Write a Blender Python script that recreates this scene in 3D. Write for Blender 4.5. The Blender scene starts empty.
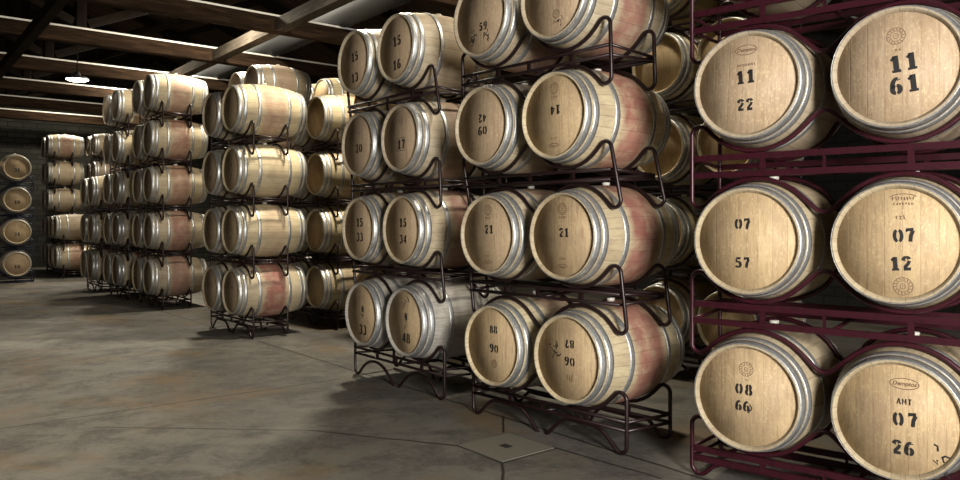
import bpy, bmesh, math, random
from mathutils import Vector, Matrix
random.seed(7)
PI = math.pi
scene = bpy.context.scene
COL = scene.collection
CAMH = 1.48
F = 747.4

# ------------------------------------------------------------------ helpers
def link(name, mesh, parent=None, mat=None):
    o = bpy.data.objects.new(name, mesh)
    COL.objects.link(o)
    if parent is not None:
        o.parent = parent
    if mat is not None and mesh is not None and not mesh.materials:
        mesh.materials.append(mat)
    return o

def mesh_from(name, verts, faces, smooth=False, mat=None):
    m = bpy.data.meshes.new(name)
    m.from_pydata([tuple(v) for v in verts], [], faces)
    m.update()
    bm = bmesh.new(); bm.from_mesh(m)
    bmesh.ops.recalc_face_normals(bm, faces=bm.faces)
    bm.to_mesh(m); bm.free()
    if smooth:
        for p in m.polygons:
            p.use_smooth = True
    if mat: m.materials.append(mat)
    return m

class Geo:
    def __init__(s): s.v = []; s.f = []; s.sm = []
    def add(s, v, f, smooth=False):
        k = len(s.v); s.v += [Vector(p) for p in v]
        s.f += [tuple(i + k for i in q) for q in f]; s.sm += [smooth] * len(f)
    def box(s, x0, x1, y0, y1, z0, z1):
        s.add([(x0,y0,z0),(x1,y0,z0),(x1,y1,z0),(x0,y1,z0),(x0,y0,z1),(x1,y0,z1),(x1,y1,z1),(x0,y1,z1)],
              [(0,3,2,1),(4,5,6,7),(0,1,5,4),(1,2,6,5),(2,3,7,6),(3,0,4,7)])
    def beam(s, a, b, wid, hei, up=(0,0,1)):
        a = Vector(a); b = Vector(b); d = (b - a).normalized(); up = Vector(up)
        r = d.cross(up)
        if r.length < 1e-4: r = d.cross(Vector((1,0,0)))
        r.normalize(); u = r.cross(d).normalized()
        v = []
        for p in (a, b):
            for (i, j) in ((-1,-1),(1,-1),(1,1),(-1,1)):
                v.append(p + r * (i * wid / 2) + u * (j * hei / 2))
        s.add(v, [(3,2,1,0),(4,5,6,7),(0,1,5,4),(1,2,6,5),(2,3,7,6),(3,0,4,7)])
    def tube(s, pts, r, closed=False, n=8, ref=None):
        pts = [Vector(p) for p in pts]; N = len(pts); v = []; f = []
        prev = None
        for i, p in enumerate(pts):
            if closed: d = pts[(i + 1) % N] - pts[i - 1]
            else: d = pts[min(i + 1, N - 1)] - pts[max(i - 1, 0)]
            d.normalize()
            if ref is not None: a = Vector(ref)
            else:
                a = prev if prev is not None else (Vector((0,0,1)) if abs(d.z) < .9 else Vector((1,0,0)))
            a = (a - d * a.dot(d)).normalized(); prev = a
            b = d.cross(a)
            for k in range(n):
                t = 2 * PI * k / n
                v.append(p + (a * math.cos(t) + b * math.sin(t)) * r)
        M = N if closed else N - 1
        for i in range(M):
            for k in range(n):
                j = (i + 1) % N
                f.append((i*n+k, i*n+(k+1) % n, j*n+(k+1) % n, j*n+k))
        if not closed:
            f.append(tuple(range(n - 1, -1, -1))); f.append(tuple((N-1)*n+k for k in range(n)))
        s.add(v, f, True)
    def lathe(s, prof, n=48, closed=False, axis='Y', c=(0,0,0), cap0=False, cap1=False):
        v = []; f = []; P = len(prof)
        for (r, h) in prof:
            for k in range(n):
                t = 2 * PI * k / n
                if axis == 'Y': v.append((c[0]+r*math.cos(t), c[1]+h, c[2]+r*math.sin(t)))
                else: v.append((c[0]+r*math.cos(t), c[1]+r*math.sin(t), c[2]+h))
        for i in range(P if closed else P - 1):
            j = (i + 1) % P
            for k in range(n):
                f.append((i*n+k, i*n+(k+1) % n, j*n+(k+1) % n, j*n+k))
        s.add(v, f, True)
        if cap0: s.add(v[:n], [tuple(range(n))])
        if cap1: s.add(v[-n:], [tuple(range(n - 1, -1, -1))])
    def mesh(s, name, mat=None):
        m = bpy.data.meshes.new(name)
        m.from_pydata([tuple(p) for p in s.v], [], s.f); m.update()
        for p, sm in zip(m.polygons, s.sm): p.use_smooth = sm
        bm = bmesh.new(); bm.from_mesh(m)
        bmesh.ops.remove_doubles(bm, verts=bm.verts, dist=1e-5)
        bmesh.ops.recalc_face_normals(bm, faces=bm.faces)
        bm.to_mesh(m); bm.free()
        if mat: m.materials.append(mat)
        return m

def empty(name, loc, rz=0):
    o = bpy.data.objects.new(name, None); COL.objects.link(o)
    o.empty_display_size = .1
    o.location = loc; o.rotation_euler = (0, 0, rz)
    return o

def tag(o, label, cat, group=None, kind=None):
    o['label'] = label; o['category'] = cat
    if group: o['group'] = group
    if kind: o['kind'] = kind
    return o

# ------------------------------------------------------------------ node helper
class NT:
    def __init__(s, name):
        s.m = bpy.data.materials.new(name); s.m.use_nodes = True
        s.t = s.m.node_tree; s.n = s.t.nodes; s.l = s.t.links
        s.b = s.n['Principled BSDF']
    def node(s, typ, **kw):
        x = s.n.new(typ)
        for k, v in kw.items(): setattr(x, k, v)
        return x
    def put(s, sock, val):
        if isinstance(val, bpy.types.NodeSocket): s.l.new(val, sock)
        else:
            if sock.type == 'RGBA' and len(val) == 3: val = (*val, 1)
            sock.default_value = val
    def math(s, op, a, b=None, c=None, clamp=False):
        x = s.node('ShaderNodeMath', operation=op, use_clamp=clamp)
        s.put(x.inputs[0], a)
        if b is not None: s.put(x.inputs[1], b)
        if c is not None: s.put(x.inputs[2], c)
        return x.outputs[0]
    def mix(s, fac, a, b, blend='MIX'):
        x = s.node('ShaderNodeMix', data_type='RGBA', blend_type=blend)
        s.put(x.inputs[0], fac); s.put(x.inputs[6], a); s.put(x.inputs[7], b)
        return x.outputs[2]
    def ramp(s, fac, lo, hi, a=0., b=1.):
        x = s.node('ShaderNodeMapRange', interpolation_type='SMOOTHSTEP')
        s.put(x.inputs[0], fac); x.inputs[1].default_value = lo; x.inputs[2].default_value = hi
        x.inputs[3].default_value = a; x.inputs[4].default_value = b
        return x.outputs[0]
    def coord(s, scale=(1,1,1), rot=(0,0,0), loc=(0,0,0), out='Object', src=None):
        if src is None: src = s.node('ShaderNodeTexCoord').outputs[out]
        mp = s.node('ShaderNodeMapping')
        s.l.new(src, mp.inputs[0])
        mp.inputs['Scale'].default_value = scale; mp.inputs['Rotation'].default_value = rot
        s.put(mp.inputs['Location'], loc)
        return mp.outputs[0]
    def noise(s, vec, scale, detail=4, rough=.55, dist=0., w=None):
        x = s.node('ShaderNodeTexNoise')
        if w is not None:
            x.noise_dimensions = '4D'; s.put(x.inputs['W'], w)
        s.l.new(vec, x.inputs['Vector']); x.inputs['Scale'].default_value = scale
        x.inputs['Detail'].default_value = detail; x.inputs['Roughness'].default_value = rough
        x.inputs['Distortion'].default_value = dist
        return x.outputs[0]
    def attr(s, name):
        x = s.node('ShaderNodeAttribute', attribute_type='OBJECT', attribute_name=name)
        return x.outputs['Fac']
    def xyz(s, vec=None):
        x = s.node('ShaderNodeSeparateXYZ')
        if vec is None: vec = s.node('ShaderNodeTexCoord').outputs['Object']
        s.l.new(vec, x.inputs[0]); return x.outputs
    def bump(s, h, strength=.3, dist=.01):
        x = s.node('ShaderNodeBump'); s.l.new(h, x.inputs['Height'])
        x.inputs['Strength'].default_value = strength; x.inputs['Distance'].default_value = dist
        s.l.new(x.outputs[0], s.b.inputs['Normal'])
    def out(s, col=None, rough=None, metal=None, spec=None):
        if col is not None: s.put(s.b.inputs['Base Color'], col)
        if rough is not None: s.put(s.b.inputs['Roughness'], rough)
        if metal is not None: s.put(s.b.inputs['Metallic'], metal)
        if spec is not None: s.b.inputs['Specular IOR Level'].default_value = spec
        return s.m

# ------------------------------------------------------------------ materials
def mat_head():
    t = NT('oak_head')
    seed = t.math('MULTIPLY', t.attr('seed'), 20.)
    X, Y, Z = t.xyz()
    # vertical boards
    pl = t.math('ADD', t.math('MULTIPLY', X, 13.), seed)
    idx = t.math('FLOOR', pl); fr = t.math('FRACT', pl)
    wn = t.node('ShaderNodeTexWhiteNoise', noise_dimensions='1D'); t.l.new(idx, wn.inputs['W'])
    edge = t.math('MINIMUM', fr, t.math('SUBTRACT', 1., fr))
    line = t.ramp(edge, .0, .035, 1, 0)
    grain = t.noise(t.coord((60, 60, 5)), 1.5, 5, .6, .6, w=seed)
    blot = t.noise(t.coord((4, 4, 3)), 1.2, 4, .6, .3, w=seed)
    flake = t.noise(t.coord((55, 55, 28)), 1.6, 2, .5, 1.2, w=seed)
    tone = t.attr('tone')
    base = t.mix(tone, (.44, .335, .24), (.53, .39, .205))
    base = t.mix(t.math('MULTIPLY', wn.outputs[0], .5), base, (.36, .25, .145))
    base = t.mix(t.ramp(grain, .42, .72, 0, .6), base, (.25, .165, .085))
    base = t.mix(t.ramp(flake, .55, .63, 0, .5), base, (.62, .48, .29))
    base = t.mix(t.ramp(blot, .45, .75, 0, .5), base, (.24, .17, .11))
    # wine drips near the rim and weathering where a barrel is old
    age = t.attr('age')
    base = t.mix(t.math('MULTIPLY', age, .75), base, (.15, .11, .08))
    drip = t.noise(t.coord((30, 30, 3)), 1.0, 3, .6, .2, w=seed)
    base = t.mix(t.math('MULTIPLY', t.ramp(drip, .6, .7), t.math('MULTIPLY', t.attr('stain'), .5)), base, (.16, .05, .04))
    base = t.mix(t.math('MULTIPLY', line, .28), base, (.12, .07, .035))
    t.bump(t.math('SUBTRACT', t.math('MULTIPLY', grain, .5), line), .25, .004)
    return t.out(base, t.ramp(blot, .3, .7, .5, .7), 0., .3)

def mat_staves():
    t = NT('oak_staves')
    seed = t.math('MULTIPLY', t.attr('seed'), 20.)
    X, Y, Z = t.xyz()
    ang = t.math('ARCTAN2', Z, X)
    pl = t.math('ADD', t.math('MULTIPLY', ang, 28 / (2 * PI)), 14.3)
    idx = t.math('FLOOR', pl); fr = t.math('FRACT', pl)
    wn = t.node('ShaderNodeTexWhiteNoise', noise_dimensions='1D')
    t.l.new(t.math('ADD', idx, seed), wn.inputs['W'])
    edge = t.math('MINIMUM', fr, t.math('SUBTRACT', 1., fr))
    line = t.ramp(edge, .0, .04, 1, 0)
    grain = t.noise(t.coord((45, 4, 45)), 1.3, 5, .6, .5, w=seed)
    blot = t.noise(t.coord((3, 3, 3)), 1.5, 4, .6, .4, w=seed)
    tone = t.attr('tone')
    base = t.mix(tone, (.52, .45, .335), (.62, .53, .33))
    base = t.mix(t.math('MULTIPLY', wn.outputs[0], .45), base, (.36, .27, .165))
    base = t.mix(t.ramp(grain, .4, .75, 0, .5), base, (.28, .20, .12))
    base = t.mix(t.ramp(blot, .45, .75, 0, .45), base, (.27, .20, .13))
    # red wine stain between the two bilge hoops
    wob = t.noise(t.coord((6, 6, 6)), 1.4, 4, .6, .6, w=seed)
    yy = t.math('ABSOLUTE', t.math('ADD', Y, t.math('MULTIPLY', t.math('SUBTRACT', wob, .5), .10)))
    band = t.ramp(yy, .10, .19, 1, 0)
    stain = t.math('MULTIPLY', band, t.math('MULTIPLY', t.attr('stain'), t.ramp(wob, .3, .6, .5, 1.)))
    base = t.mix(stain, base, t.mix(t.ramp(blot, .35, .6), (.34, .15, .115), (.25, .09, .07)))
    base = t.mix(t.attr('grey'), base, t.mix(t.ramp(grain, .4, .7), (.44, .43, .40), (.27, .26, .245)))
    age = t.attr('age')
    base = t.mix(t.math('MULTIPLY', age, .8), base, (.13, .095, .07))  # browning with age; on the burgundy stack it paints in shade
    base = t.mix(t.math('MULTIPLY', line, .6), base, (.10, .06, .035))
    t.bump(t.math('SUBTRACT', t.math('MULTIPLY', grain, .4), line), .3, .004)
    return t.out(base, t.ramp(blot, .3, .7, .45, .68), 0., .35)

def mat_hoop():
    t = NT('galvanised_hoop')
    v = t.coord((1, 1, 1))
    n = t.noise(v, 60, 5, .7, .5); n2 = t.noise(v, 9, 3, .6, .3)
    c = t.mix(t.ramp(n, .35, .7), (.44, .445, .44), (.68, .69, .68))
    c = t.mix(t.ramp(n2, .5, .75, 0, .55), c, (.30, .295, .28))
    t.bump(n, .3, .004)
    return t.out(c, t.ramp(n2, .3, .7, .36, .52), .82)

def mat_steel(name, col, rust):
    t = NT(name)
    v = t.coord((1, 1, 1))
    n = t.noise(v, 35, 4, .6)
    c = t.mix(t.ramp(n, .45, .7, 0, .6), col, rust)
    return t.out(c, .38, .25, .5)

def mat_plain(name, col, rough=.5, metal=0.):
    t = NT(name)
    n = t.noise(t.coord((1, 1, 1)), 20, 3, .6)
    c = t.mix(t.ramp(n, .3, .75, 0, .25), col, tuple(x * .7 for x in col))
    return t.out(c, rough, metal)

def mat_timber(name, a, b):
    t = NT(name)
    g = t.noise(t.coord((2, 30, 30)), 1.2, 5, .65, .6)
    g2 = t.noise(t.coord((1, 4, 4)), .9, 3, .6)
    c = t.mix(t.ramp(g, .35, .7), a, b)
    c = t.mix(t.ramp(g2, .45, .7, 0, .6), c, tuple(x * .45 for x in a))
    t.bump(g, .3, .006)
    return t.out(c, .92, 0., .06)

def mat_boards():
    t = NT('roof_boards')
    X, Y, Z = t.xyz()
    pl = t.math('MULTIPLY', X, 5.)
    fr = t.math('FRACT', pl)
    wn = t.node('ShaderNodeTexWhiteNoise', noise_dimensions='1D'); t.l.new(t.math('FLOOR', pl), wn.inputs['W'])
    line = t.ramp(t.math('MINIMUM', fr, t.math('SUBTRACT', 1., fr)), 0., .05, 1, 0)
    g = t.noise(t.coord((20, 2, 2)), 1.2, 4, .6, .4)
    c = t.mix(wn.outputs[0], (.05, .035, .024), (.085, .058, .037))
    c = t.mix(t.ramp(g, .4, .7, 0, .6), c, (.06, .042, .03))
    c = t.mix(line, c, (.01, .008, .006))
    return t.out(c, .85, 0., .2)

def mat_wall(name, a, b):
    t = NT(name)
    br = t.node('ShaderNodeTexBrick')
    t.l.new(t.coord((1, 1, 1), out='UV'), br.inputs['Vector'])
    br.inputs['Scale'].default_value = 1.0
    br.inputs['Brick Width'].default_value = .42; br.inputs['Row Height'].default_value = .17
    br.inputs['Mortar Size'].default_value = .014
    t.put(br.inputs['Color1'], a); t.put(br.inputs['Color2'], b); t.put(br.inputs['Mortar'], tuple(x * .5 for x in a))
    n = t.noise(t.coord((1, 1, 1)), 3.5, 5, .65)
    c = t.mix(t.ramp(n, .35, .7, 0, .6), br.outputs['Color'], tuple(x * .6 for x in b))
    t.bump(t.math('ADD', br.outputs['Fac'], n), .4, .02)
    return t.out(c, .9, 0., .2)

def mat_floor(segs):
    t = NT('polished_concrete')
    P = t.node('ShaderNodeTexCoord').outputs['Object']
    X, Y, Z = t.xyz(P)
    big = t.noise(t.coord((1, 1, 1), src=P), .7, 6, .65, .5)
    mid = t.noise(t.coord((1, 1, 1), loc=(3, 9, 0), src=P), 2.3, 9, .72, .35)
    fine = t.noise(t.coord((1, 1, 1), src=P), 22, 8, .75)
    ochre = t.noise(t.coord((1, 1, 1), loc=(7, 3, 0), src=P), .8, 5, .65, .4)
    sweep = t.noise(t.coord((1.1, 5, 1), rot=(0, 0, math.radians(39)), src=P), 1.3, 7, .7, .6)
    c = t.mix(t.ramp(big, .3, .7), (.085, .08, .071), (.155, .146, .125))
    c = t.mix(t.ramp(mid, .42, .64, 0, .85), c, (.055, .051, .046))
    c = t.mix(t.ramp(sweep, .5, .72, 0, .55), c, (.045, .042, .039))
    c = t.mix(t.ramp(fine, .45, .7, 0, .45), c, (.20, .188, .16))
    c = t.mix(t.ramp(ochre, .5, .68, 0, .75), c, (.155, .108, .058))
    wob = t.noise(t.coord((1, 1, 1), src=P), 3., 2, .5)
    tot = None
    for (ax, ay, bx, by, wd) in segs:
        dx, dy = bx - ax, by - ay; L = math.hypot(dx, dy); dx /= L; dy /= L
        rx = t.math('SUBTRACT', X, ax); ry = t.math('SUBTRACT', Y, ay)
        al = t.math('ADD', t.math('MULTIPLY', rx, dx), t.math('MULTIPLY', ry, dy))
        pr = t.math('SUBTRACT', t.math('MULTIPLY', ry, dx), t.math('MULTIPLY', rx, dy))
        pr = t.math('ADD', pr, t.math('MULTIPLY', t.math('SUBTRACT', wob, .5), .03))
        ex = t.math('SUBTRACT', t.math('ABSOLUTE', t.math('SUBTRACT', al, L / 2)), L / 2)
        d = t.math('MAXIMUM', t.math('ABSOLUTE', pr), ex)
        k = t.ramp(d, wd * .4, wd, 1, 0)
        tot = k if tot is None else t.math('MAXIMUM', tot, k)
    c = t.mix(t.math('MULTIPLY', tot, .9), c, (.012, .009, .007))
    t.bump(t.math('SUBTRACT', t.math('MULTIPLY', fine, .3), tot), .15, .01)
    return t.out(c, t.ramp(mid, .3, .7, .5, .72), 0., .35)

M_HEAD = mat_head(); M_STAVES = mat_staves(); M_HOOP = mat_hoop()
M_INK = mat_plain('stencil_ink', (.012, .010, .010), .6)
M_BRAND = mat_plain('burnt_brand', (.15, .085, .045), .7)
M_BUNG = mat_plain('silicone_bung', (.75, .73, .66), .45)
M_BURG = mat_steel('burgundy_paint', (.040, .0055, .0115), (.016, .0035, .006))
M_DARK = mat_steel('oxide_red_brown_paint', (.017, .007, .0075), (.010, .005, .005))
M_NAVY = mat_steel('dark_blue_paint', (.02, .024, .045), (.012, .013, .022))
M_TIE = mat_timber('tie_timber', (.016, .0095, .006), (.045, .027, .0155))
M_GREYT = mat_timber('weathered_timber', (.05, .041, .032), (.115, .096, .074))
M_DARKT = mat_timber('dark_timber', (.014, .011, .009), (.026, .020, .015))
M_DUCT = mat_plain('dusty_duct_metal', (.035, .037, .04), .6, .1)
M_BOARD = mat_boards()
M_STRIP = mat_plain('pale_dusty_batten', (.80, .78, .72), .6)  # near-white, painted highlight for the tie beam edges
M_WALL = mat_wall('dark_stone_wall', (.028, .030, .025), (.055, .055, .045))
M_WALLD = mat_wall('sooty_stone_wall', (.010, .010, .009), (.017, .016, .014))  # wall colour darkened to stand in for the shade behind the rows
M_CON = mat_plain('drain_concrete', (.14, .128, .10), .75)
M_HOLE = mat_plain('drain_hole', (.008, .007, .006), .9)

# ------------------------------------------------------------------ barrel meshes (origin on the axis at mid length, Y = axis)
RC, RB, L = .285, .35, .95
HL = L / 2
def rad(s): return RB - (RB - RC) * ((s - HL) / HL) ** 2
def build_barrel_meshes():
    g = Geo(); pr = []
    ri = .263
    pr.append((ri, .026 - HL)); pr.append((ri + .001, .019 - HL)); pr.append((RC - .009, .002 - HL)); pr.append((RC - .006, -HL)); pr.append((RC - .002, -HL)); pr.append((rad(.004), .004 - HL))
    for i in range(1, 24):
        s = L * i / 24; pr.append((rad(s), s - HL))
    pr += [(rad(L - .004), HL - .004), (RC - .002, HL), (RC - .006, HL), (RC - .009, HL - .002), (ri + .001, HL - .019), (ri, HL - .026)]
    g.lathe(pr, 56)
    body = g.mesh('barrel_staves', M_STAVES)
    g = Geo()
    g.lathe([(0.0005, -.010), (.2628, -.010), (.2628, .010), (0.0005, .010)], 56)
    head = g.mesh('barrel_head', M_HEAD)
    hoops = []
    spans = [(.004, .052), (.068, .110), (.250, .290)]
    for (a, b) in spans + [(L - q, L - p) for p, q in spans]:
        g = Geo(); ps = [a + (b - a) * i / 3 for i in range(4)]
        out = [(rad(s) + .0035, s - HL) for s in ps]
        inn = [(rad(s) + .0002, s - HL) for s in reversed(ps)]
        g.lathe(out + inn, 56, closed=True)
        hoops.append(g.mesh('barrel_hoop', M_HOOP))
    g = Geo()
    g.lathe([(.0005, -.004), (.024, -.004), (.028, .012), (.027, .020), (.0005, .022)], 20, axis='Z', c=(0, 0, RB))
    bung = g.mesh('barrel_bung', M_BUNG)
    return body, head, hoops, bung
BODY, HEAD, HOOPS, BUNG = build_barrel_meshes()

# ------------------------------------------------------------------ stencil lettering, drawn as strokes
def arc(cx, cy, rx, ry, a0, a1, n=14):
    return [(cx + rx * math.cos(math.radians(a0 + (a1 - a0) * i / n)), cy + ry * math.sin(math.radians(a0 + (a1 - a0) * i / n))) for i in range(n + 1)]
def fat(pts, lo, hi):      # thick where the stroke runs vertically, thin where it runs level
    w = []
    for i in range(len(pts)):
        a = pts[max(i - 1, 0)]; b = pts[min(i + 1, len(pts) - 1)]
        d = math.hypot(b[0] - a[0], b[1] - a[1]) or 1
        w.append(lo + (hi - lo) * abs(b[1] - a[1]) / d)
    return pts, w
def con(pts, w): return pts, [w] * len(pts)
GL = {
 '0': [fat(arc(.3,.5,.23,.43,-72,72), .07,.16), fat(arc(.3,.5,.23,.43,108,252), .07,.16)],
 '1': [con([(.34,.10),(.34,.97)],.2), con([(.10,.72),(.20,.80),(.30,.94)],.11), con([(.10,.05),(.58,.05)],.10)],
 '2': [fat(arc(.3,.68,.2,.25,175,20), .09,.18), con([(.49,.66),(.40,.46),(.14,.16)],.15), con([(.08,.07),(.55,.07)],.15), con([(.13,.66),(.15,.70)],.18)],
 '3': [fat(arc(.28,.72,.2,.21,150,-80), .08,.17), fat(arc(.28,.28,.22,.23,80,-150), .08,.19)],
 '4': [con([(.42,.05),(.42,.95)],.18), con([(.38,.92),(.06,.34)],.08), con([(.04,.30),(.60,.30)],.10)],
 '5': [con([(.12,.90),(.52,.90)],.14), con([(.14,.86),(.12,.52)],.10), fat(arc(.28,.32,.22,.26,130,-150), .08,.19)],
 '6': [fat(arc(.3,.28,.2,.24,-80,80), .07,.18), fat(arc(.3,.28,.2,.24,100,260), .07,.18), fat(arc(.42,.35,.32,.58,178,85), .08,.17), con([(.46,.86),(.48,.80)],.14)],
 '7': [con([(.06,.90),(.54,.90)],.15), con([(.50,.82),(.34,.45),(.28,.03)],.17), con([(.08,.90),(.08,.74)],.07)],
 '8': [fat(arc(.3,.72,.17,.21,-75,75), .07,.16), fat(arc(.3,.72,.17,.21,105,255), .07,.16), fat(arc(.3,.27,.21,.24,-75,75), .07,.18), fat(arc(.3,.27,.21,.24,105,255), .07,.18)],
 'N': [con([(.12,.05),(.12,.95)],.12), con([(.12,.92),(.48,.08)],.15), con([(.48,.05),(.48,.95)],.12)],
 'A': [con([(.06,.03),(.28,.95)],.10), con([(.32,.95),(.54,.03)],.14), con([(.16,.34),(.44,.34)],.09)],
 'M': [con([(.06,.03),(.06,.95)],.10), con([(.08,.92),(.30,.30),(.52,.92)],.10), con([(.54,.03),(.54,.95)],.12)],
 'T': [con([(.30,.03),(.30,.92)],.14), con([(.05,.92),(.55,.92)],.11)],
 '.': [con([(.22,.08),(.38,.08)],.16)],
}
GL['9'] = [([(.6 - x, 1 - y) for x, y in p], w) for p, w in GL['6']]
class Ink:
    """flat marks on the head plane: x right, z up as seen from the front"""
    def __init__(s): s.v = []; s.f = []
    def stroke(s, pts, w):
        n = len(pts); k = len(s.v)
        for i, p in enumerate(pts):
            a = pts[max(i - 1, 0)]; b = pts[min(i + 1, n - 1)]
            dx, dy = b[0] - a[0], b[1] - a[1]; d = math.hypot(dx, dy) or 1
            nx, ny = -dy / d * w[i] / 2, dx / d * w[i] / 2
            s.v += [(p[0] + nx, p[1] + ny), (p[0] - nx, p[1] - ny)]
        for i in range(n - 1):
            s.f.append((k+2*i, k+2*i+1, k+2*i+3, k+2*i+2))
    def line(s, txt, cx, cz, h, rot=0, gap=.18, asp=1.):
        W = (len(txt) * .6 + (len(txt) - 1) * gap) * h * asp; r = math.radians(rot)
        for i, ch in enumerate(txt):
            if ch == ' ': continue
            x0 = -W / 2 + i * (.6 + gap) * h * asp
            for pts, w in GL[ch]:
                q = []
                for x, y in pts:
                    X = x0 + x * h * asp; Y = (y - .5) * h
                    q.append((cx + X * math.cos(r) - Y * math.sin(r), cz + X * math.sin(r) + Y * math.cos(r)))
                s.stroke(q, [a * h * 1.5 for a in w])
        return s
    def ring(s, cx, cz, rx, rz, w=.003, a0=0, a1=360):
        p = arc(cx, cz, rx, rz, a0, a1, 28); s.stroke(p, [w] * len(p)); return s
    def tiny(s, cx, cz, wid, h, n, rnd, rot=0):     # a row of illegible small lettering
        for i in range(n):
            x = cx - wid / 2 + wid * (i + .5) / n
            z = cz + (x - cx) * math.tan(math.radians(rot))
            a = wid / n * .32
            for q in range(2):
                s.stroke([(x + rnd.uniform(-a, a), z - h/2 + rnd.uniform(0, h*.3)), (x + rnd.uniform(-a, a), z + h/2 - rnd.uniform(0, h*.3))], [.0028] * 2)
            s.stroke([(x - a, z + rnd.uniform(-h/2, h/2)), (x + a, z + rnd.uniform(-h/2, h/2))], [.0025] * 2)
        return s
    def scrawl(s, cx, cz, wx, wz, n, rnd):
        for i in range(n):
            x = cx + rnd.uniform(-wx, wx); z = cz + rnd.uniform(-wz, wz)
            p = [(x, z)]
            for q in range(3):
                p.append((p[-1][0] + rnd.uniform(-.02, .02), p[-1][1] + rnd.uniform(-.025, .025)))
            s.stroke(p, [rnd.uniform(.004, .009)] * 4)
        return s
    def mesh(s, name, mat):
        # x, z on the plane; y faces the viewer
        return mesh_from(name, [(x, 0, z) for x, z in s.v], s.f, mat=mat)

def font_marks(txt, cx, cz, h, shear=0):
    cu = bpy.data.curves.new('lettering', 'FONT'); cu.body = txt; cu.size = h; cu.align_x = 'CENTER'; cu.align_y = 'CENTER'; cu.shear = shear
    cu.offset = .0008; cu.resolution_u = 3
    o = bpy.data.objects.new('lettering', cu); COL.objects.link(o)
    bpy.context.view_layer.update()
    dg = bpy.context.evaluated_depsgraph_get()
    m = bpy.data.meshes.new_from_object(o.evaluated_get(dg))
    bpy.data.objects.remove(o); 
    v = [(p.co.x + cx, p.co.y + cz) for p in m.vertices]; f = [tuple(p.vertices) for p in m.polygons]
    bpy.data.meshes.remove(m)
    return v, f

rn = random.Random(3)
def seal(k, cx, cz, r):       # small round burnt cooper's stamp
    k.ring(cx, cz, r, r, .003); k.ring(cx, cz, r * .62, r * .62, .0022)
    for i in range(14):
        a = 2 * PI * i / 14; 
        k.stroke([(cx + r*.7*math.cos(a), cz + r*.7*math.sin(a)), (cx + r*.92*math.cos(a+.15), cz + r*.92*math.sin(a+.15))], [.0035]*2)
    k.ring(cx, cz, r * .26, r * .3, .0024); k.stroke([(cx - r*.1, cz), (cx + r*.1, cz + r*.08)], [.003, .003])
def oval(k, cx, cz, rx, rz, word):
    k.ring(cx, cz, rx, rz, .004)
    v, f = font_marks(word, cx, cz, rz * 1.05, .25); n = len(k.v)
    k.v += v; k.f += [tuple(i + n for i in q) for q in f]
def marks(spec):
    """spec: list of ('num', text, x, z, h, rot) and brand entries -> (ink mesh, brand mesh)"""
    out = []
    for e in spec:
        k = Ink(); m, n = M_BRAND, 'burnt_brand'
        if e[0] == 'n': k.line(*e[1:]); m, n = M_INK, 'stencilled_number'
        elif e[0] == 'seal': seal(k, *e[1:])
        elif e[0] == 'oval': oval(k, *e[1:])
        elif e[0] == 'tiny': k.tiny(*e[1:], rn)
        elif e[0] == 'scrawl': k.scrawl(*e[1:], rn); m, n = M_INK, 'ink_scrawl'
        elif e[0] == 'arch': k.ring(*e[1:5], .004, 20, 160)
        elif e[0] == 'box':
            x, z, a, b = e[1:]; m, n = M_INK, 'ink_box'
            k.stroke([(x-a,z-b),(x+a,z-b)], [.004]*2); k.stroke([(x+a,z-b),(x+a,z+b)], [.004]*2); k.stroke([(x+a,z+b),(x-a,z+b)], [.004]*2); k.stroke([(x-a,z+b),(x-a,z-b)], [.004]*2)
        out.append((n, k.mesh(n, m)))
    return out

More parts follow.
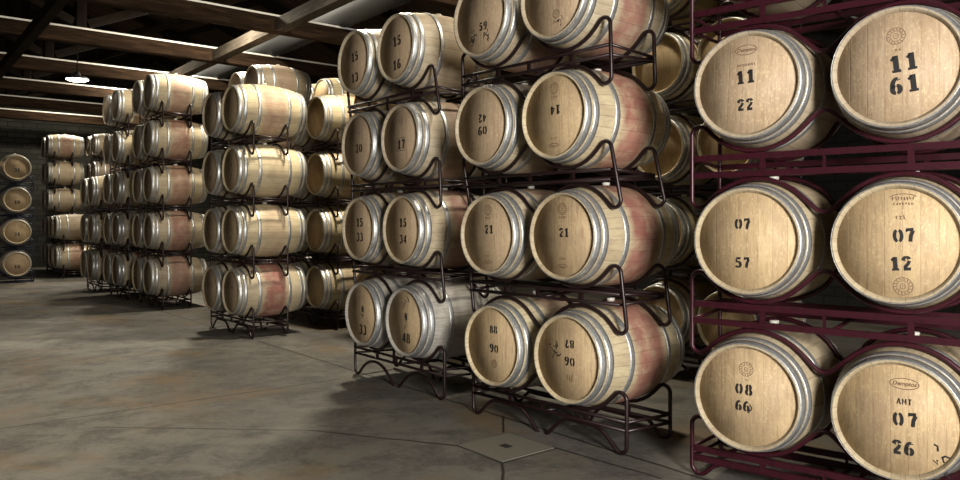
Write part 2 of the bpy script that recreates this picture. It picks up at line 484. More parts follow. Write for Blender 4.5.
TWO = lambda z0=.045, z1=-.07, h=.06: [('scrawl', 0, z0, .012, .012, 4), ('scrawl', 0, z1, .012, .012, 4)]
SM = [('seal', 0, .18, .038), ('tiny', 0, .125, .06, .018, 4), ('tiny', 0, -.15, .06, .02, 3), ('arch', 0, -.215, .05, .03), ('tiny', 0, -.205, .07, .02, 5)]
MARK = {
 ('A',3,0): [('n','11',.03,.02,.082,6,.22), ('n','61',.035,-.085,.082,6,.26), ('seal',.0,.15,.040), ('tiny',.01,.083,.03,.012,2)],
 ('A',3,1): [('n','11',-.005,.046,.072,2), ('n','22',-.005,-.105,.062,0), ('oval',0,.19,.058,.026,'Demptos'), ('tiny',0,.11,.10,.016,9)],
 ('A',2,0): [('n','07',.035,.038,.066,4), ('n','12',.02,-.095,.066,4), ('arch',.03,.215,.06,.022), ('tiny',.03,.215,.10,.02,8), ('tiny',.03,.19,.09,.012,7), ('tiny',.02,.125,.05,.025,3), ('seal',.03,-.205,.042)],
 ('A',2,1): [('n','07',-.018,.092,.06,0), ('n','57',-.02,-.118,.058,0), ('scrawl',-.19,-.02,.004,.06,0)],
 ('A',1,0): [('n','07',.04,.005,.068,3,.3), ('n','26',.03,-.13,.066,0), ('oval',.035,.175,.062,.026,'Demptos'), ('n','AMT',.035,.09,.03,0), ('scrawl',.19,-.17,.03,.05,5)],
 ('A',1,1): [('n','08',-.012,.04,.06,0,.28), ('n','66',-.02,-.05,.055,0), ('seal',0,.15,.038), ('tiny',0,.09,.03,.015,1), ('scrawl',.012,-.09,.004,.006,1)],
 ('B',4,0): [('seal',.03,-.13,.03), ('tiny',.03,-.18,.06,.02,4), ('scrawl',.06,-.19,.03,.02,3)],
 ('B',4,1): [('n','59',.03,-.07,.06,0), ('scrawl',-.07,-.13,.03,.06,8), ('scrawl',.05,-.15,.04,.05,8)],
 ('B',3,0): [('n','14',.012,.035,.062,180)] + SM,
 ('B',3,1): [('n','42',.01,.055,.06,180), ('n','60',.01,-.035,.066,0), ('tiny',-.10,-.12,.03,.03,2)],
 ('B',2,0): [('n','21',.012,.025,.058,0)] + SM,
 ('B',2,1): [('n','21',.012,.042,.062,0)] + SM,
 ('B',1,0): [('n','87',.02,.10,.055,180), ('n','90',.02,-.015,.06,0), ('scrawl',-.12,.05,.05,.05,9), ('tiny',.02,-.12,.06,.06,3)],
 ('B',1,1): [('n','88',.012,.118,.056,0), ('n','90',.018,-.02,.062,0), ('seal',.02,-.13,.028)],
 ('C',4,0): [('n','15',.012,.06,.085,3), ('n','16',.012,-.145,.085,3)],
 ('C',4,1): [('n','15',.01,.047,.085,3), ('n','13',.012,-.15,.085,3)],
 ('C',3,0): [('n','17',.012,-.055,.08,0), ('box',.012,-.055,.06,.055), ('tiny',.01,.15,.07,.09,3)],
 ('C',3,1): [('n','20',.012,-.035,.08,0), ('tiny',.01,-.12,.03,.02,1), ('tiny',.01,.1,.03,.03,1)],
 ('C',2,0): [('n','15',.012,.06,.075,0), ('n','34',.015,-.082,.075,0)],
 ('C',2,1): [('n','15',.012,.062,.08,0), ('n','33',.015,-.075,.08,0)],
 ('C',1,0): [('n','N',.012,.045,.07,0), ('n','48',.015,-.135,.085,0), ('scrawl',.01,-.03,.01,.03,3), ('scrawl',.01,.17,.06,.02,5)],
 ('C',1,1): [('n','N',.012,.045,.07,0), ('n','33',.015,-.145,.09,0), ('scrawl',.01,-.03,.01,.03,3)],
}
for k in range(1, 5):
    for c in (0, 1):
        MARK[('D',k,c)] = TWO(.03 + .02 * (k % 2), -.08) if k < 4 else []
        MARK[('F',k,c)] = [('tiny', .0, .05, .12, .05, 3), ('n','18' if k % 2 else '31', .0, -.06, .085, 0)]

def add_barrel(loc_axis_mid, rz, label, group, roll=0., tone=.5, stain=.3, age=0., spec=None, bung=True, grey=0., head_age=None):
    """loc: point on the axis at mid length (world); the Empty sits at the barrel's lowest point"""
    p = Vector(loc_axis_mid)
    e = empty('wine_barrel', (p.x, p.y, p.z - RB), rz)
    tag(e, label, 'barrel', group)
    sd = random.random()
    def part(name, mesh, y=0, r=0.):
        o = link(name, mesh, e); o.location = (0, y, RB); o.rotation_euler = (0, r, 0)
        o['seed'] = sd; o['tone'] = tone; o['stain'] = stain; o['age'] = head_age if (head_age is not None and mesh is HEAD) else age; o['grey'] = grey
        return o
    part('staves', BODY)
    part('head', HEAD, -HL + .031, roll)
    part('head', HEAD, HL - .031, roll)
    for h in HOOPS: part('hoop', h)
    if bung: part('bung', BUNG)
    if spec:
        for q, (n, m) in enumerate(marks(spec)): part(n, m, -HL + .0205 - .00004 * q)
    return e

# ------------------------------------------------------------------ rack meshes: origin on the cradle axis line (centre of the pair), at head plane
D = .723
RT = .0135
SF, SR = .165, .62          # front and rear frame, measured from the head plane along the barrel
def rack_parts(p, mat, flat=False, dx=0., floor=False):
    c = D / 2
    def loop(rb):
        R_ = rb + .008 + RT; q = R_ * math.sqrt(.5)
        up = [(0, -.155), (.025, -.159), (.05, -.178)]
        a = [(c + R_ * math.cos(math.radians(t)), R_ * math.sin(math.radians(t))) for t in range(225, 316, 9)]
        e = [(c + q + .042, -q + .042)] + [(c + q + .0774 + .05 * math.cos(math.radians(t)), -q + .0066 + .05 * math.sin(math.radians(t))) for t in range(117, -1, -18)]
        top = [(x, z, 0.) for x, z in up + a + e]
        cap = -(R_ + RT + .085) if floor else 9.
        low = [(x, min(-p - z, cap), 1.) for x, z, l in reversed(top)]
        right = top + low[:-1]                # down to the foot between the two lower barrels
        last = low[-1]
        left = [(-x, z, l) for x, z, l in reversed(right[1:])]
        ring = right + [last] + left
        ring = [(x + dx * l, z) for x, z, l in ring]
        return ring, c + q + .1274, R_
    out = []
    for y in (SF, SR):
        pts, xe, R_ = loop(rad(y))
        g = Geo(); g.tube([(x, y, z) for x, z in pts], RT, closed=True, n=8, ref=(0, 1, 0))
        out.append(('bent_tube_frame', g.mesh('rack_bent_tube', mat)))
        zu = -(R_ + RT + (.017 if flat else .012)); zl = zu - .055 if floor else -p - zu
        for z in (zu, zl):
            g = Geo()
            if flat: g.box(-xe + RT, xe - RT, y - .012, y + .012, z - .017, z + .017)
            else: g.tube([(-xe + RT*.6, y, z), (xe - RT*.6, y, z)], .0125)
            out.append(('cross_bar', g.mesh('rack_cross_bar', mat)))
        hb = .015 if flat else .010
        for x, wd in ((-c + .04, .014), (0, .006 if flat else .010), (c + .04, .014)):
            if zu - zl < .045: continue
            g = Geo(); g.box(x - wd, x + wd, y - .010, y + .010, zl + hb, zu - hb)
            out.append(('upright', g.mesh('rack_upright', mat)))
        if y == SF: xf, zuf, zlf = xe, zu, zl
        else: xr, zur, zlr = xe, zu, zl
    for sx in (-1, 1):
        for za, zb in ((zuf, zur), (zlf, zlr)):
            g = Geo(); ddx = dx if za < -p / 2 - .08 else 0.
            g.tube([(sx * xf + ddx, SF + RT*.8, za), (sx * xr + ddx, SR - RT*.8, zb)], .011)
            out.append(('side_rail', g.mesh('rack_side_rail', mat)))
    g = Geo(); g.tube([(0.03, SF + .012, zlf), (0.03, SR - .012, zlr)], .011)
    out.append(('side_rail', g.mesh('rack_side_rail', mat)))
    return out
RACKS = {}
def add_rack(loc, rz, p, mat, label, group, floor_gap, flat=False, dx=0., floor=False):
    key = (round(p, 4), mat.name, flat, round(dx, 4), floor)
    if key not in RACKS: RACKS[key] = rack_parts(p, mat, flat, dx, floor)
    drop = floor_gap
    base = Vector(loc); e = empty('barrel_rack', (base.x, base.y, base.z - drop), rz)
    tag(e, label, 'rack', group)
    for n, m in RACKS[key]:
        o = link(n, m, e); o.location = (0, 0, drop)
    return e

# ------------------------------------------------------------------ stacks
QF = (rad(SF) + .008 + RT) * math.sqrt(.5)
FOOT = QF - .062 + RT         # lowest point of a rack foot sits this far above the axis of a lower barrel
ORD = {1: 'bottom', 2: 'second', 3: 'third', 4: 'fourth', 5: 'fifth'}
def tier(k, n): return 'top' if k == n and n < 6 and k > 2 else ORD[k]

def stack(key, x, z, phi, y1, pitch, levels, phrase, group, mat=M_DARK, flat=False, cols=(0, 1), twist={}, look={}, shift={}, dd=None, words=('nearer', 'farther')):
    """x, z: centre of the near (right) head of the bottom tier; y1: its axis height"""
    for k in range(1, levels + 1):
        ph = phi + math.radians(twist.get(k, 0))
        t = Vector((math.cos(ph), -math.sin(ph), 0)); b = Vector((math.sin(ph), math.cos(ph), 0))
        zc = y1 + (k - 1) * pitch
        t0 = Vector((math.cos(phi), -math.sin(phi), 0)); b0 = Vector((math.sin(phi), math.cos(phi), 0))
        cen = Vector((x, z, zc)) - t0 * (D / 2) + b0 * HL - b * HL + t0 * shift.get(k, 0.)
        h0 = cen + t * (D / 2)
        for c in cols:
            h = h0 - t * (D * c) - b * random.uniform(-.004, .004)
            lk = look.get((k, c), {})
            kw = dict(tone=random.uniform(.1, .8), stain=random.choice((.1, .2, .4, .75)), age=random.uniform(.05, .3), roll=random.uniform(0, 6.28))
            if key == 'A': kw['head_age'] = .02
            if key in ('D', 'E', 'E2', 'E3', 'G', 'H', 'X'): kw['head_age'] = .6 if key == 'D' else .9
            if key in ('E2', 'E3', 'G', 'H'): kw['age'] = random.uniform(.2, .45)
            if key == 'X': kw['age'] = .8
            kw.update(lk)
            if key == 'A': kw['age'] = .45  # staves darkened here to stand in for shade between these barrels
            sp = MARK.get((key, k, c))
            lab = kw.pop('label', None)
            if lab is None:
                lab = f"{words[c]} oak barrel, {tier(k, levels)} tier, {phrase}"
            add_barrel(h + b * HL, -ph, lab, group, spec=sp, **kw)
        p = pitch if k > 1 else (y1 + FOOT - RT * 2 + RT)   # the bottom rack stands on the floor
        gap = p - FOOT + RT * 2 - RT if k == 1 else p - FOOT
        if k == 1:
            p = y1 + (QF - .0566) - RT
            gap = y1
        lab = look.get(('rack', k)) or f"steel rack under the {tier(k, levels)} tier, {phrase}"
        add_rack(cen, -ph, p, mat, lab, 'barrel racks', gap if k == 1 else p - QF + .0566 + RT, flat, 0. if k == 1 else shift.get(k - 1, 0.) - shift.get(k, 0.), k == 1)

rad_ = math.radians
G0 = 'barrels on the nearest racks'
def lb(s): return {'label': s}
LA = {
 (4,0): dict(label='barely visible barrel above the one stencilled 11 over 61', tone=.3, age=.1),
 (4,1): dict(label='barrel underside above the one stencilled 11 over 22, behind burgundy rails', tone=.3, age=.1, stain=.1),
 (3,0): dict(label='large pale barrel stencilled 11 over 61 under a round burnt stamp', tone=.15, age=.02, stain=.1, roll=0),
 (3,1): dict(label='pale barrel stencilled 11 over 22 with an oval brand near the top', tone=.2, age=.05, stain=.1, roll=.05),
 (2,0): dict(label='golden barrel stencilled 07 over 12 with a round stamp beneath', tone=.75, age=0, stain=.1, roll=0),
 (2,1): dict(label='golden barrel stencilled 07 over 57, widely spaced numbers', tone=.8, age=0, stain=.1, roll=0),
 (1,0): dict(label='golden barrel stencilled 07 over 26 with an oval brand and AMT', tone=.8, age=.02, stain=.15, roll=0),
 (1,1): dict(label='golden barrel stencilled 08 over 66 below a round stamp', tone=.7, age=.03, stain=.1, roll=0),
 ('rack',4): 'burgundy steel barrel rack above the barrel stencilled 11 over 22',
 ('rack',3): 'burgundy steel barrel rack under the barrels stencilled 11 22 and 11 61',
 ('rack',2): 'burgundy steel barrel rack under the barrels stencilled 07 57 and 07 12',
 ('rack',1): 'burgundy steel barrel rack on the floor under the barrels 08 66 and 07 26',
}
LB = {
 (4,0): dict(label='wine-stained barrel cut by the picture top, above the upside-down 14 barrel', tone=.3, stain=.8, age=.1, roll=0),
 (4,1): dict(label='barrel with 59 and dark scrawls, above the 60 barrel', tone=.3, stain=.7, age=.3, roll=0),
 (3,0): dict(label='barrel with an upside-down 14 and a wine-stained pinkish side', tone=.75, stain=.9, age=.0, roll=0),
 (3,1): dict(label='brown barrel stencilled 60 under an inverted 42', tone=.35, stain=.4, age=.2, roll=0),
 (2,0): dict(label='barrel marked 21 with dark red stained side, under the inverted 14 barrel', tone=.85, stain=1., age=.28, roll=0),
 (2,1): dict(label='barrel marked 21 beneath the barrel stencilled 60', tone=.4, stain=.5, age=.15, roll=0),
 (1,0): dict(label='golden barrel with inverted 87, a 90 and black scribbles', tone=.85, stain=.95, age=.22, roll=0),
 (1,1): dict(label='golden barrel stencilled 88 over 90 with a small round stamp', tone=.75, stain=.5, age=.08, roll=0),
 ('rack',4): 'dark steel barrel rack above the upside-down 14 barrel',
 ('rack',3): 'dark steel barrel rack under the upside-down 14 barrel and the 60 barrel',
 ('rack',2): 'dark steel barrel rack under the two barrels marked 21',
 ('rack',1): 'dark steel barrel rack on the floor under the two barrels marked 90',
}
LC = {
 (4,0): dict(label='top barrel stencilled 15 over 16 with a bung on its lit side', tone=.25, stain=.1, age=.12, roll=0),
 (4,1): dict(label='top barrel stencilled 15 over 13', tone=.25, stain=.1, age=.15, roll=0),
 (3,0): dict(label='greyish barrel with a boxed 17 beneath the 15 over 16 barrel', tone=.15, stain=.5, age=.2, roll=0),
 (3,1): dict(label='greyish barrel stencilled 20 beneath the 15 over 13 barrel', tone=.15, stain=.2, age=.3, roll=0),
 (2,0): dict(label='barrel stencilled 15 over 34', tone=.45, stain=.8, age=.12, roll=0),
 (2,1): dict(label='barrel stencilled 15 over 33', tone=.4, stain=.4, age=.15, roll=0),
 (1,0): dict(label='bottom barrel with N over 48 and a weathered silvery side', tone=.65, stain=.25, age=.12, grey=.8, roll=0),
 (1,1): dict(label='bottom barrel with N over 33 at the end of its rack', tone=.65, stain=.3, age=.12, grey=.7, roll=0),
 ('rack',4): 'dark steel barrel rack under the barrels stencilled 15 13 and 15 16',
 ('rack',3): 'dark steel barrel rack under the barrels marked 20 and boxed 17',
 ('rack',2): 'dark steel barrel rack under the barrels stencilled 15 33 and 15 34',
 ('rack',1): 'dark steel barrel rack on the floor under the N 33 and N 48 barrels',
}
LD = {
 (4,0): dict(tone=.9, stain=.5, age=.0), (4,1): dict(tone=.3, stain=.1, age=.2),
 (3,0): dict(tone=.95, stain=.12, age=0.), (3,1): dict(tone=.4, age=.2),
 (2,0): dict(tone=.85, stain=.25, age=.02), (2,1): dict(tone=.4, age=.15),
 (1,0): dict(tone=.4, stain=.95, age=.05), (1,1): dict(tone=.5, age=.15),
}
LE = {
 (5,0): dict(tone=.5, stain=.6, age=.1), (4,0): dict(tone=.5, stain=.8, age=.2), (3,0): dict(tone=.6, stain=.7, age=.28),
 (2,0): dict(tone=.3, stain=.9, age=.4), (1,0): dict(tone=.3, stain=.8, age=.45),
}
stack('A', 1.985, 3.575, rad_(39.6), .534, .846, 4, 'the burgundy rack', G0, M_BURG, True, look=LA)
stack('B', .526, 4.916, rad_(48.1), .586, .804, 4, 'the stack beside the burgundy rack', G0, look=LB, shift={1: .045, 2: 0., 3: -.075, 4: -.085})
stack('C', -.687, 6.401, rad_(50.7), .632, .788, 4, 'the stack before the gap', G0, look=LC, shift={1: .05, 2: 0., 3: -.02, 4: -.095})
GD = 'barrels on the stacks across the gap'
stack('D', -3.234, 9.656, rad_(50.1), .582, .792, 4, 'the lone four-high stack across the gap', GD, look=LD)
stack('E', -5.708, 12.804, rad_(51.5), .542, .795, 5, 'the first five-high stack past it', 'barrels on the five-high front stacks', look=LE)
GF = 'barrels on the far stacks'
stack('E2', -7.05, 14.42, rad_(51.5), .56, .795, 5, 'the second five-high front stack', 'barrels on the five-high front stacks')
stack('E3', -8.32, 15.93, rad_(51.5), .56, .795, 3, 'the three-high stack in the far row', GF)
stack('H', -11.3, 19.85, rad_(51.5), .56, .795, 2, 'the two-high stack in the far row', GF)
stack('G', -12.70, 21.9, rad_(51.5), .56, .795, 5, 'the last five-high stack by the end wall', GF)
stack('X', -11.24, 21.7, rad_(51.5), .56, .795, 5, 'the five-high stack behind the two-high one', GF)
# second row and third row, back to back with the first
GR = 'barrels on the rows behind'
stack('R1', -2.31, 10.42, rad_(50.5), .582, .788, 4, 'the stack directly behind the lone four-high one', GR,
      look={(k, 0): dict(tone=1., age=.05, stain=.6 if k == 4 else .2) for k in range(1, 5)})
stack('R2', -3.76, 12.25, rad_(51.), .58, .795, 5, 'the tall second-row stack seen over the lone stack', GR,
      look={(5,0): dict(tone=.6, stain=.4, age=.7)})
stack('R3', -1.0, 8.86, rad_(51.), .58, .795, 4, 'the second-row stack behind the 15 16 barrels', GR,
      look={(k, c): dict(tone=1., age=.0, stain=.15) for k in range(1, 5) for c in (0, 1)})
stack('T1', 2.17, 6.60, rad_(48.), .586, .804, 5, 'the third-row stack behind the 14 barrel', GR,
      look={(k, c): dict(tone=1., age=.0, stain=.1, roll=0) for k in range(1, 6) for c in (0, 1)})
stack('T2', -2.86, 13.4, rad_(51.), .58, .795, 5, 'the third-row stack peeking beside the 15 13 barrel', GR,
      look={(5,0): dict(tone=1., stain=0, age=0.)})
# end-of-aisle row, turned to face down the aisle
stack('F', -11.30, 18.25, rad_(-38.5), .463, .788, 4, 'the stack facing down the aisle', 'barrels facing down the aisle', M_NAVY, words=('right-hand', 'left-hand'),
      look={(k, c): dict(tone=(.6 if k > 1 else .3), age=.0, stain=.5 if k == 2 else .1, roll=0) for k in range(1, 5) for c in (0, 1)})

# ------------------------------------------------------------------ the room, laid out along the row (u) and across it (w)
PHI = rad_(51.)
T = Vector((math.cos(PHI), -math.sin(PHI), 0)); B = Vector((math.sin(PHI), math.cos(PHI), 0))
def uw(u, w, h=0.): return T * u + B * w + Vector((0, 0, h))
RZ = -PHI
U0, U1, W0, W1 = -28.6, 8., -8., 13.4
WC, TOPZ = 2.9, CAMH + 3.5           # ridge line and top of the tie beams
def gnd(px, py):
    z = F * CAMH / (py - 222.5); return ((px - 480) / F * z, z)

def wall(name, a, b, h, label):
    """upright slab from a to b (uw points), height profile list h [(fraction, z)]"""
    me = bpy.data.meshes.new(name)
    d = (b - a); n = Vector((-d.y, d.x, 0)).normalized() * .15
    top = [a + d * f + Vector((0, 0, z)) for f, z in h]
    ring = [a, b] + list(reversed(top))
    m = len(ring)
    v = [p + n for p in ring] + [p - n for p in ring]
    f = [tuple(range(m)), tuple(range(2*m-1, m-1, -1))] + [(i, (i+1) % m, m+(i+1) % m, m+i) for i in range(m)]
    me.from_pydata([tuple(p) for p in v], [], f); me.update()
    uv = me.uv_layers.new(name='UVMap')
    dn = d.normalized()
    for lo in me.loops:
        co = Vector(v[lo.vertex_index]) - a
        uv.data[lo.index].uv = (co.dot(dn), co.z)
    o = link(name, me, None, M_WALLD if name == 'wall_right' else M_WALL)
    tag(o, label, 'wall', kind='structure'); return o
EAVE, SL = TOPZ - .05, .42
rz_ = lambda w: EAVE + (min(w - W0, W1 - w)) * 0 + (10.5 - abs(w - WC)) * SL
prof = [(0, rz_(W0)), ((WC - W0) / (W1 - W0), rz_(WC)), (1, rz_(W1))]
wall('wall_back', uw(U0, W0), uw(U0, W1), prof, 'dark stone end wall beyond the last stacks')
wall('wall_front', uw(U1, W0), uw(U1, W1), prof, 'dark stone wall at the near end of the hall')
wall('wall_left', uw(U0, W0), uw(U1, W0), [(0, rz_(W0)), (1, rz_(W0))], 'dark stone side wall across the aisle')
wall('wall_right', uw(U0, W1), uw(U1, W1), [(0, rz_(W1)), (1, rz_(W1))], 'dark stone side wall behind the barrel rows')

# floor with its sawn joints and cracks
segs = []
a = gnd(95, 416); p = uw(-6.33, -1.6); q = uw(-6.33, 3.4); segs.append((p.x, p.y, q.x, q.y, .014))
p = uw(-9.0, 3.72); q = uw(-1., 3.72); segs.append((p.x, p.y, q.x, q.y, .016))
p = uw(-24, 3.72); q = uw(-10.5, 3.72); segs.append((p.x, p.y, q.x, q.y, .016))
segs += [(*gnd(95, 427), *gnd(310, 430.5), .012), (*gnd(310, 430.5), *gnd(466, 446.5), .016)]
segs += [(*gnd(503, 432), *gnd(503, 416), .012), (*gnd(503, 463), *gnd(503, 500), .014), (*gnd(552, 447), *gnd(660, 478), .014)]
for (ax, ay), (bx, by) in (((-1,-1),(1,-1)), ((1,-1),(1,1)), ((1,1),(-1,1)), ((-1,1),(-1,-1))):
    k_ = .232; o_ = Vector((.17, 4.93, 0)); p = o_ + T * (ax * k_) + B * (ay * k_); q = o_ + T * (bx * k_) + B * (by * k_)
    segs.append((p.x, p.y, q.x, q.y, .014))
M_FLOOR = mat_floor(segs)
g = Geo()
c4 = [uw(U0, W0), uw(U1, W0), uw(U1, W1), uw(U0, W1)]
g.add([p for p in c4] + [p - Vector((0, 0, .2)) for p in c4], [(0,1,2,3),(7,6,5,4),(0,4,5,1),(1,5,6,2),(2,6,7,3),(3,7,4,0)])
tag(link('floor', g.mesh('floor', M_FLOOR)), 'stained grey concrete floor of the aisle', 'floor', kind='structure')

# roof: two boarded slopes
def slope(name, wa, wb, label):
    g = Geo(); za, zb = rz_(wa), rz_(wb); lw = math.hypot(wb - wa, zb - za)
    g.box(U0, U1, 0, lw, 0, .12)
    o = link(name, g.mesh(name, M_BOARD)); ang = math.atan2(zb - za, wb - wa)
    o.matrix_world = Matrix.Translation(uw(0, wa, za)) @ Matrix.Rotation(RZ, 4, 'Z') @ Matrix.Rotation(ang, 4, 'X')
    tag(o, label, 'ceiling', kind='structure')
slope('ceiling_left', W0, WC, 'dark boarded roof slope over the aisle')
slope('ceiling_right', WC, W1, 'dark boarded roof slope over the barrel rows')

# trusses
TIEH, TIEW = .27, .2
TU = [-27.3 + 3.04 * i for i in range(0, 11)]
TU = [-27.2, -24.3, -21.3, -18.3, -15.1, -12.1, -9.0, -6.0, -3.0, 0., 3.0]
for i, u in enumerate(TU):
    e = empty('roof_truss', uw(u, WC, TOPZ - TIEH), RZ)
    far = len(TU)
    lab = {0: 'farthest roof truss, its lit tie beam close to the end wall', 1: 'dark roof truss second from the end wall',
           2: 'roof truss third from the end wall, tie beam lit brown', 3: 'shadowed roof truss just beyond the glowing lamp',
           4: 'roof truss whose brown tie beam passes nearest in front of the glowing lamp', 5: 'roof truss crossing high above the lone four-high stack'}.get(i, 'roof truss overhead near the top edge, above the nearest stacks')
    tag(e, lab, 'truss', 'roof trusses', 'structure')
    x = 0
    def P(n, a, b, wd, ht, m=M_TIE):
        g = Geo(); g.beam(a, b, wd, ht, (1, 0, 0) if abs(b[2]-a[2]) > abs(b[1]-a[1]) else (0, 0, 1)); link(n, g.mesh(n, m), e)
    wl, wr = W0 - WC + .16, W1 - WC - .16
    # local frame: X along the row, Y across; grain runs along X in the shader, so turn the beam meshes
    def PT(n, a, b, wd, ht, m):
        a = Vector(a); b = Vector(b); Ln = (b - a).length
        c_ = .018
        ring = [(-wd/2+c_, -ht/2), (wd/2-c_, -ht/2), (wd/2, -ht/2+c_), (wd/2, ht/2-c_), (wd/2-c_, ht/2), (-wd/2+c_, ht/2), (-wd/2, ht/2-c_), (-wd/2, -ht/2+c_)]
        g = Geo(); g.add([(X_, y_, z_) for X_ in (0, Ln) for y_, z_ in ring], [tuple(range(8)), tuple(range(15, 7, -1))] + [(i_, (i_+1) % 8, 8+(i_+1) % 8, 8+i_) for i_ in range(8)]); o = link(n, g.mesh(n, m), e)
        d = (b - a).normalized(); s = d.cross(Vector((0, 0, 1)))
        s = s.normalized() if s.length > 1e-3 else Vector((1, 0, 0))
        up = s.cross(d)
        R_ = Matrix((d, -s, up)).transposed().to_4x4()
        o.matrix_local = Matrix.Translation(a) @ R_
    PT('tie_beam', (0, wl, TIEH/2), (0, wr, TIEH/2), TIEW, TIEH, M_TIE)
    g = Geo(); g.box(TIEW/2 - .035, TIEW/2 + .004, wl, wr, TIEH - .012, TIEH + .020); link('edge_strip', g.mesh('edge_strip', M_STRIP), e)  # added pale strip stands in for light catching the tie's top edge
    base = TOPZ - TIEH
    ridge = rz_(WC) - base
    PT('king_post', (0, 0, TIEH), (0, 0, ridge - .40), .18, .18, M_DARKT)
    for s, wE in ((-1, wl), (1, wr)):
        zE = rz_(WC + wE) - base - .18
        PT('rafter', (0, wE, zE), (0, 0, ridge - .18), .16, .24, M_DARKT)
        PT('strut', (0, s * .12, TIEH + .12), (0, s * 4.6, rz_(WC + s * 4.6) - base - .34), .12, .16, M_DARKT)

# weathered timbers between the ties, the dark runner along the aisle, the duct
def run(name, w, h, u0, u1, wd, ht, m, label, cat, kind='structure', round_=False):
    g = Geo()
    if round_:
        n = int((u1 - u0) / .12); pr = []
        for i in range(n + 1):
            x = (u1 - u0) * i / n; pr.append((wd + (.010 if i % 2 else 0), x))
        g2 = Geo(); g2.lathe(pr, 28, axis='Z', cap0=True, cap1=True)
        g.add([(v.z, v.x, v.y) for v in g2.v], g2.f, True)
    else: g.box(0, u1 - u0, -wd/2, wd/2, -ht/2, ht/2)
    o = link(name, g.mesh(name, m)); o.location = uw(u0, w, h); o.rotation_euler = (0, 0, RZ)
    tag(o, label, cat, None, kind); return o
for i in range(1, 8):
    a, b = TU[i] + TIEW/2, TU[i+1] - TIEW/2
    lab = {4: 'pale weathered timber bridging the two tie beams above the lone stack', 3: 'weathered timber behind the brown tie beam, left of the duct',
           5: 'grey weathered timber rising to the picture top beside the duct'}.get(i, 'weathered timber bridging tie beams %s' % ('high near the end wall' if i < 3 else 'overhead near the nearest stacks'))
    run('bridging_timber', 5.35, TOPZ - TIEH/2 - .02, a, b, .2, .2, M_GREYT, lab, 'beam')
run('runner_beam', 2.02, TOPZ - TIEH - .09, U0 + .16, 0., .14, .17, M_DARKT, 'dark runner beam slung under the tie beams over the aisle', 'beam')
run('ventilation_duct', 6.55, TOPZ + .262, -25., 2., .25, 0, M_DUCT, 'grey ribbed ventilation duct lying on the tie beams', 'duct', 'thing', True)

# pendant lamp
LU, LW, LH = -16.7, 3.15, 4.34
NTm = NT('lamp_glow'); NTm.b.inputs['Emission Color'].default_value = (1, .93, .78, 1); NTm.b.inputs['Emission Strength'].default_value = 14; M_GLOW = NTm.m
M_SHADE = mat_plain('lamp_shade_metal', (.03, .03, .03), .5, .2)
e = empty('pendant_lamp', uw(LU, LW, LH), RZ); tag(e, 'glowing round pendant lamp below the tie beams', 'lamp')
g = Geo(); g.lathe([(.212, 0), (.217, .012), (.19, .045), (.07, .085), (.045, .15), (.0005, .155)], 32, axis='Z'); link('lamp_shade', g.mesh('lamp_shade', M_SHADE), e)
g = Geo(); g.lathe([(.0005, -.05), (.08, -.044), (.15, -.028), (.205, .0), (.205, .010), (.0005, .010)], 32, axis='Z'); link('diffuser', g.mesh('diffuser', M_GLOW), e)
g = Geo(); g.tube([(0, 0, .15), (0, 0, rz_(LW) - LH + .01)], .012); link('cord', g.mesh('cord', M_DARKT), e)

# floor drain
dx, dy = gnd(503, 446.5)
e = empty('floor_drain', (.17, 4.93, 0), RZ); tag(e, 'square concrete drain cover set in the floor with a dark hole', 'drain')
g = Geo(); h = .225
g.box(-h, h, -h, h, .0005, .006); link('cover', g.mesh('cover', M_CON), e)
g = Geo(); g.box(-.04, .04, -.03, .03, .0062, .0075); link('hole', g.mesh('hole', M_HOLE), e)

# ------------------------------------------------------------------ camera
cam = bpy.data.cameras.new('camera'); co = bpy.data.objects.new('camera', cam); COL.objects.link(co)
cam.sensor_width = 36; cam.lens = F / 960 * 36
co.location = (0, 0, CAMH); co.rotation_euler = (PI / 2, 0, 0)
cam.shift_y = -(240 - 222.5) / 960
cam.clip_start = .05
scene.camera = co

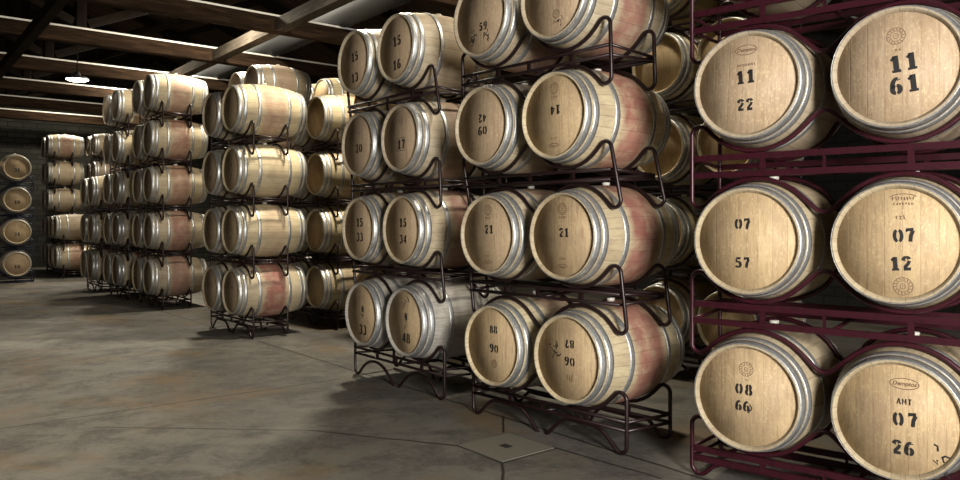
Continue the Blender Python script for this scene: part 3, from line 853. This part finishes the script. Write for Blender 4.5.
# ------------------------------------------------------------------ light
def area(name, loc, target, size, energy, col, shape='DISK', size_y=None, spread=PI):
    l = bpy.data.lights.new(name, 'AREA'); l.shape = shape; l.size = size; l.energy = energy; l.color = col; l.spread = spread
    if size_y: l.size_y = size_y
    o = bpy.data.objects.new(name, l); COL.objects.link(o); o.location = loc
    d = Vector(target) - Vector(loc); o.rotation_euler = d.to_track_quat('-Z', 'Y').to_euler()
    return o
def spot(name, loc, target, energy, col, ang=120, blend=.6, r=.2):
    l = bpy.data.lights.new(name, 'SPOT'); l.energy = energy; l.color = col; l.spot_size = rad_(ang); l.spot_blend = blend; l.shadow_soft_size = r
    o = bpy.data.objects.new(name, l); COL.objects.link(o); o.location = loc
    d = Vector(target) - Vector(loc); o.rotation_euler = d.to_track_quat('-Z', 'Y').to_euler()
    return o
WARM = (1., .90, .72); COOL = (1., .96, .90)
area('doorway_daylight', (2.2, -1.9, 2.2), (.8, 4.6, 1.5), 1.2, 370, COOL, 'RECTANGLE', 1.5, rad_(125))  # unseen soft light added beside the camera to brighten the near barrels
# hall lamps hung along the rows
for (u, w, h, en) in ((-8.3, 4.95, 5.8, 360), (-13.2, 5.0, 5.6, 330), (-17.2, 5.2, 5.6, 200), (-20.8, 5.1, 5.6, 200), (-25.6, 4.8, 5.6, 190), (-4.0, 5.3, 5.6, 150)):
    area('hall_lamp', uw(u, w, h), uw(u, w - .2, 0), .4, en, WARM)
for (u, w, h, en) in ((-3.6, -.6, 6.4, 75), (-9., -1.2, 6.4, 75), (-14.5, -1.2, 6.4, 45), (-20, -1.2, 6.4, 30)):
    area('aisle_lamp', uw(u, w, h), uw(u, w, 0), .6, en, WARM, 'DISK', None, rad_(80))

wd = bpy.data.worlds.new('world'); scene.world = wd; wd.use_nodes = True
wd.node_tree.nodes['Background'].inputs[0].default_value = (.9, .95, 1., 1)
wd.node_tree.nodes['Background'].inputs[1].default_value = .008

scene.view_settings.view_transform = 'Standard'
scene.view_settings.look = 'None'
scene.view_settings.exposure = 0.0
scene.view_settings.gamma = 1.0
scene.view_settings.use_curve_mapping = False
scene.cycles.use_denoising = True
scene.cycles.max_bounces = 6
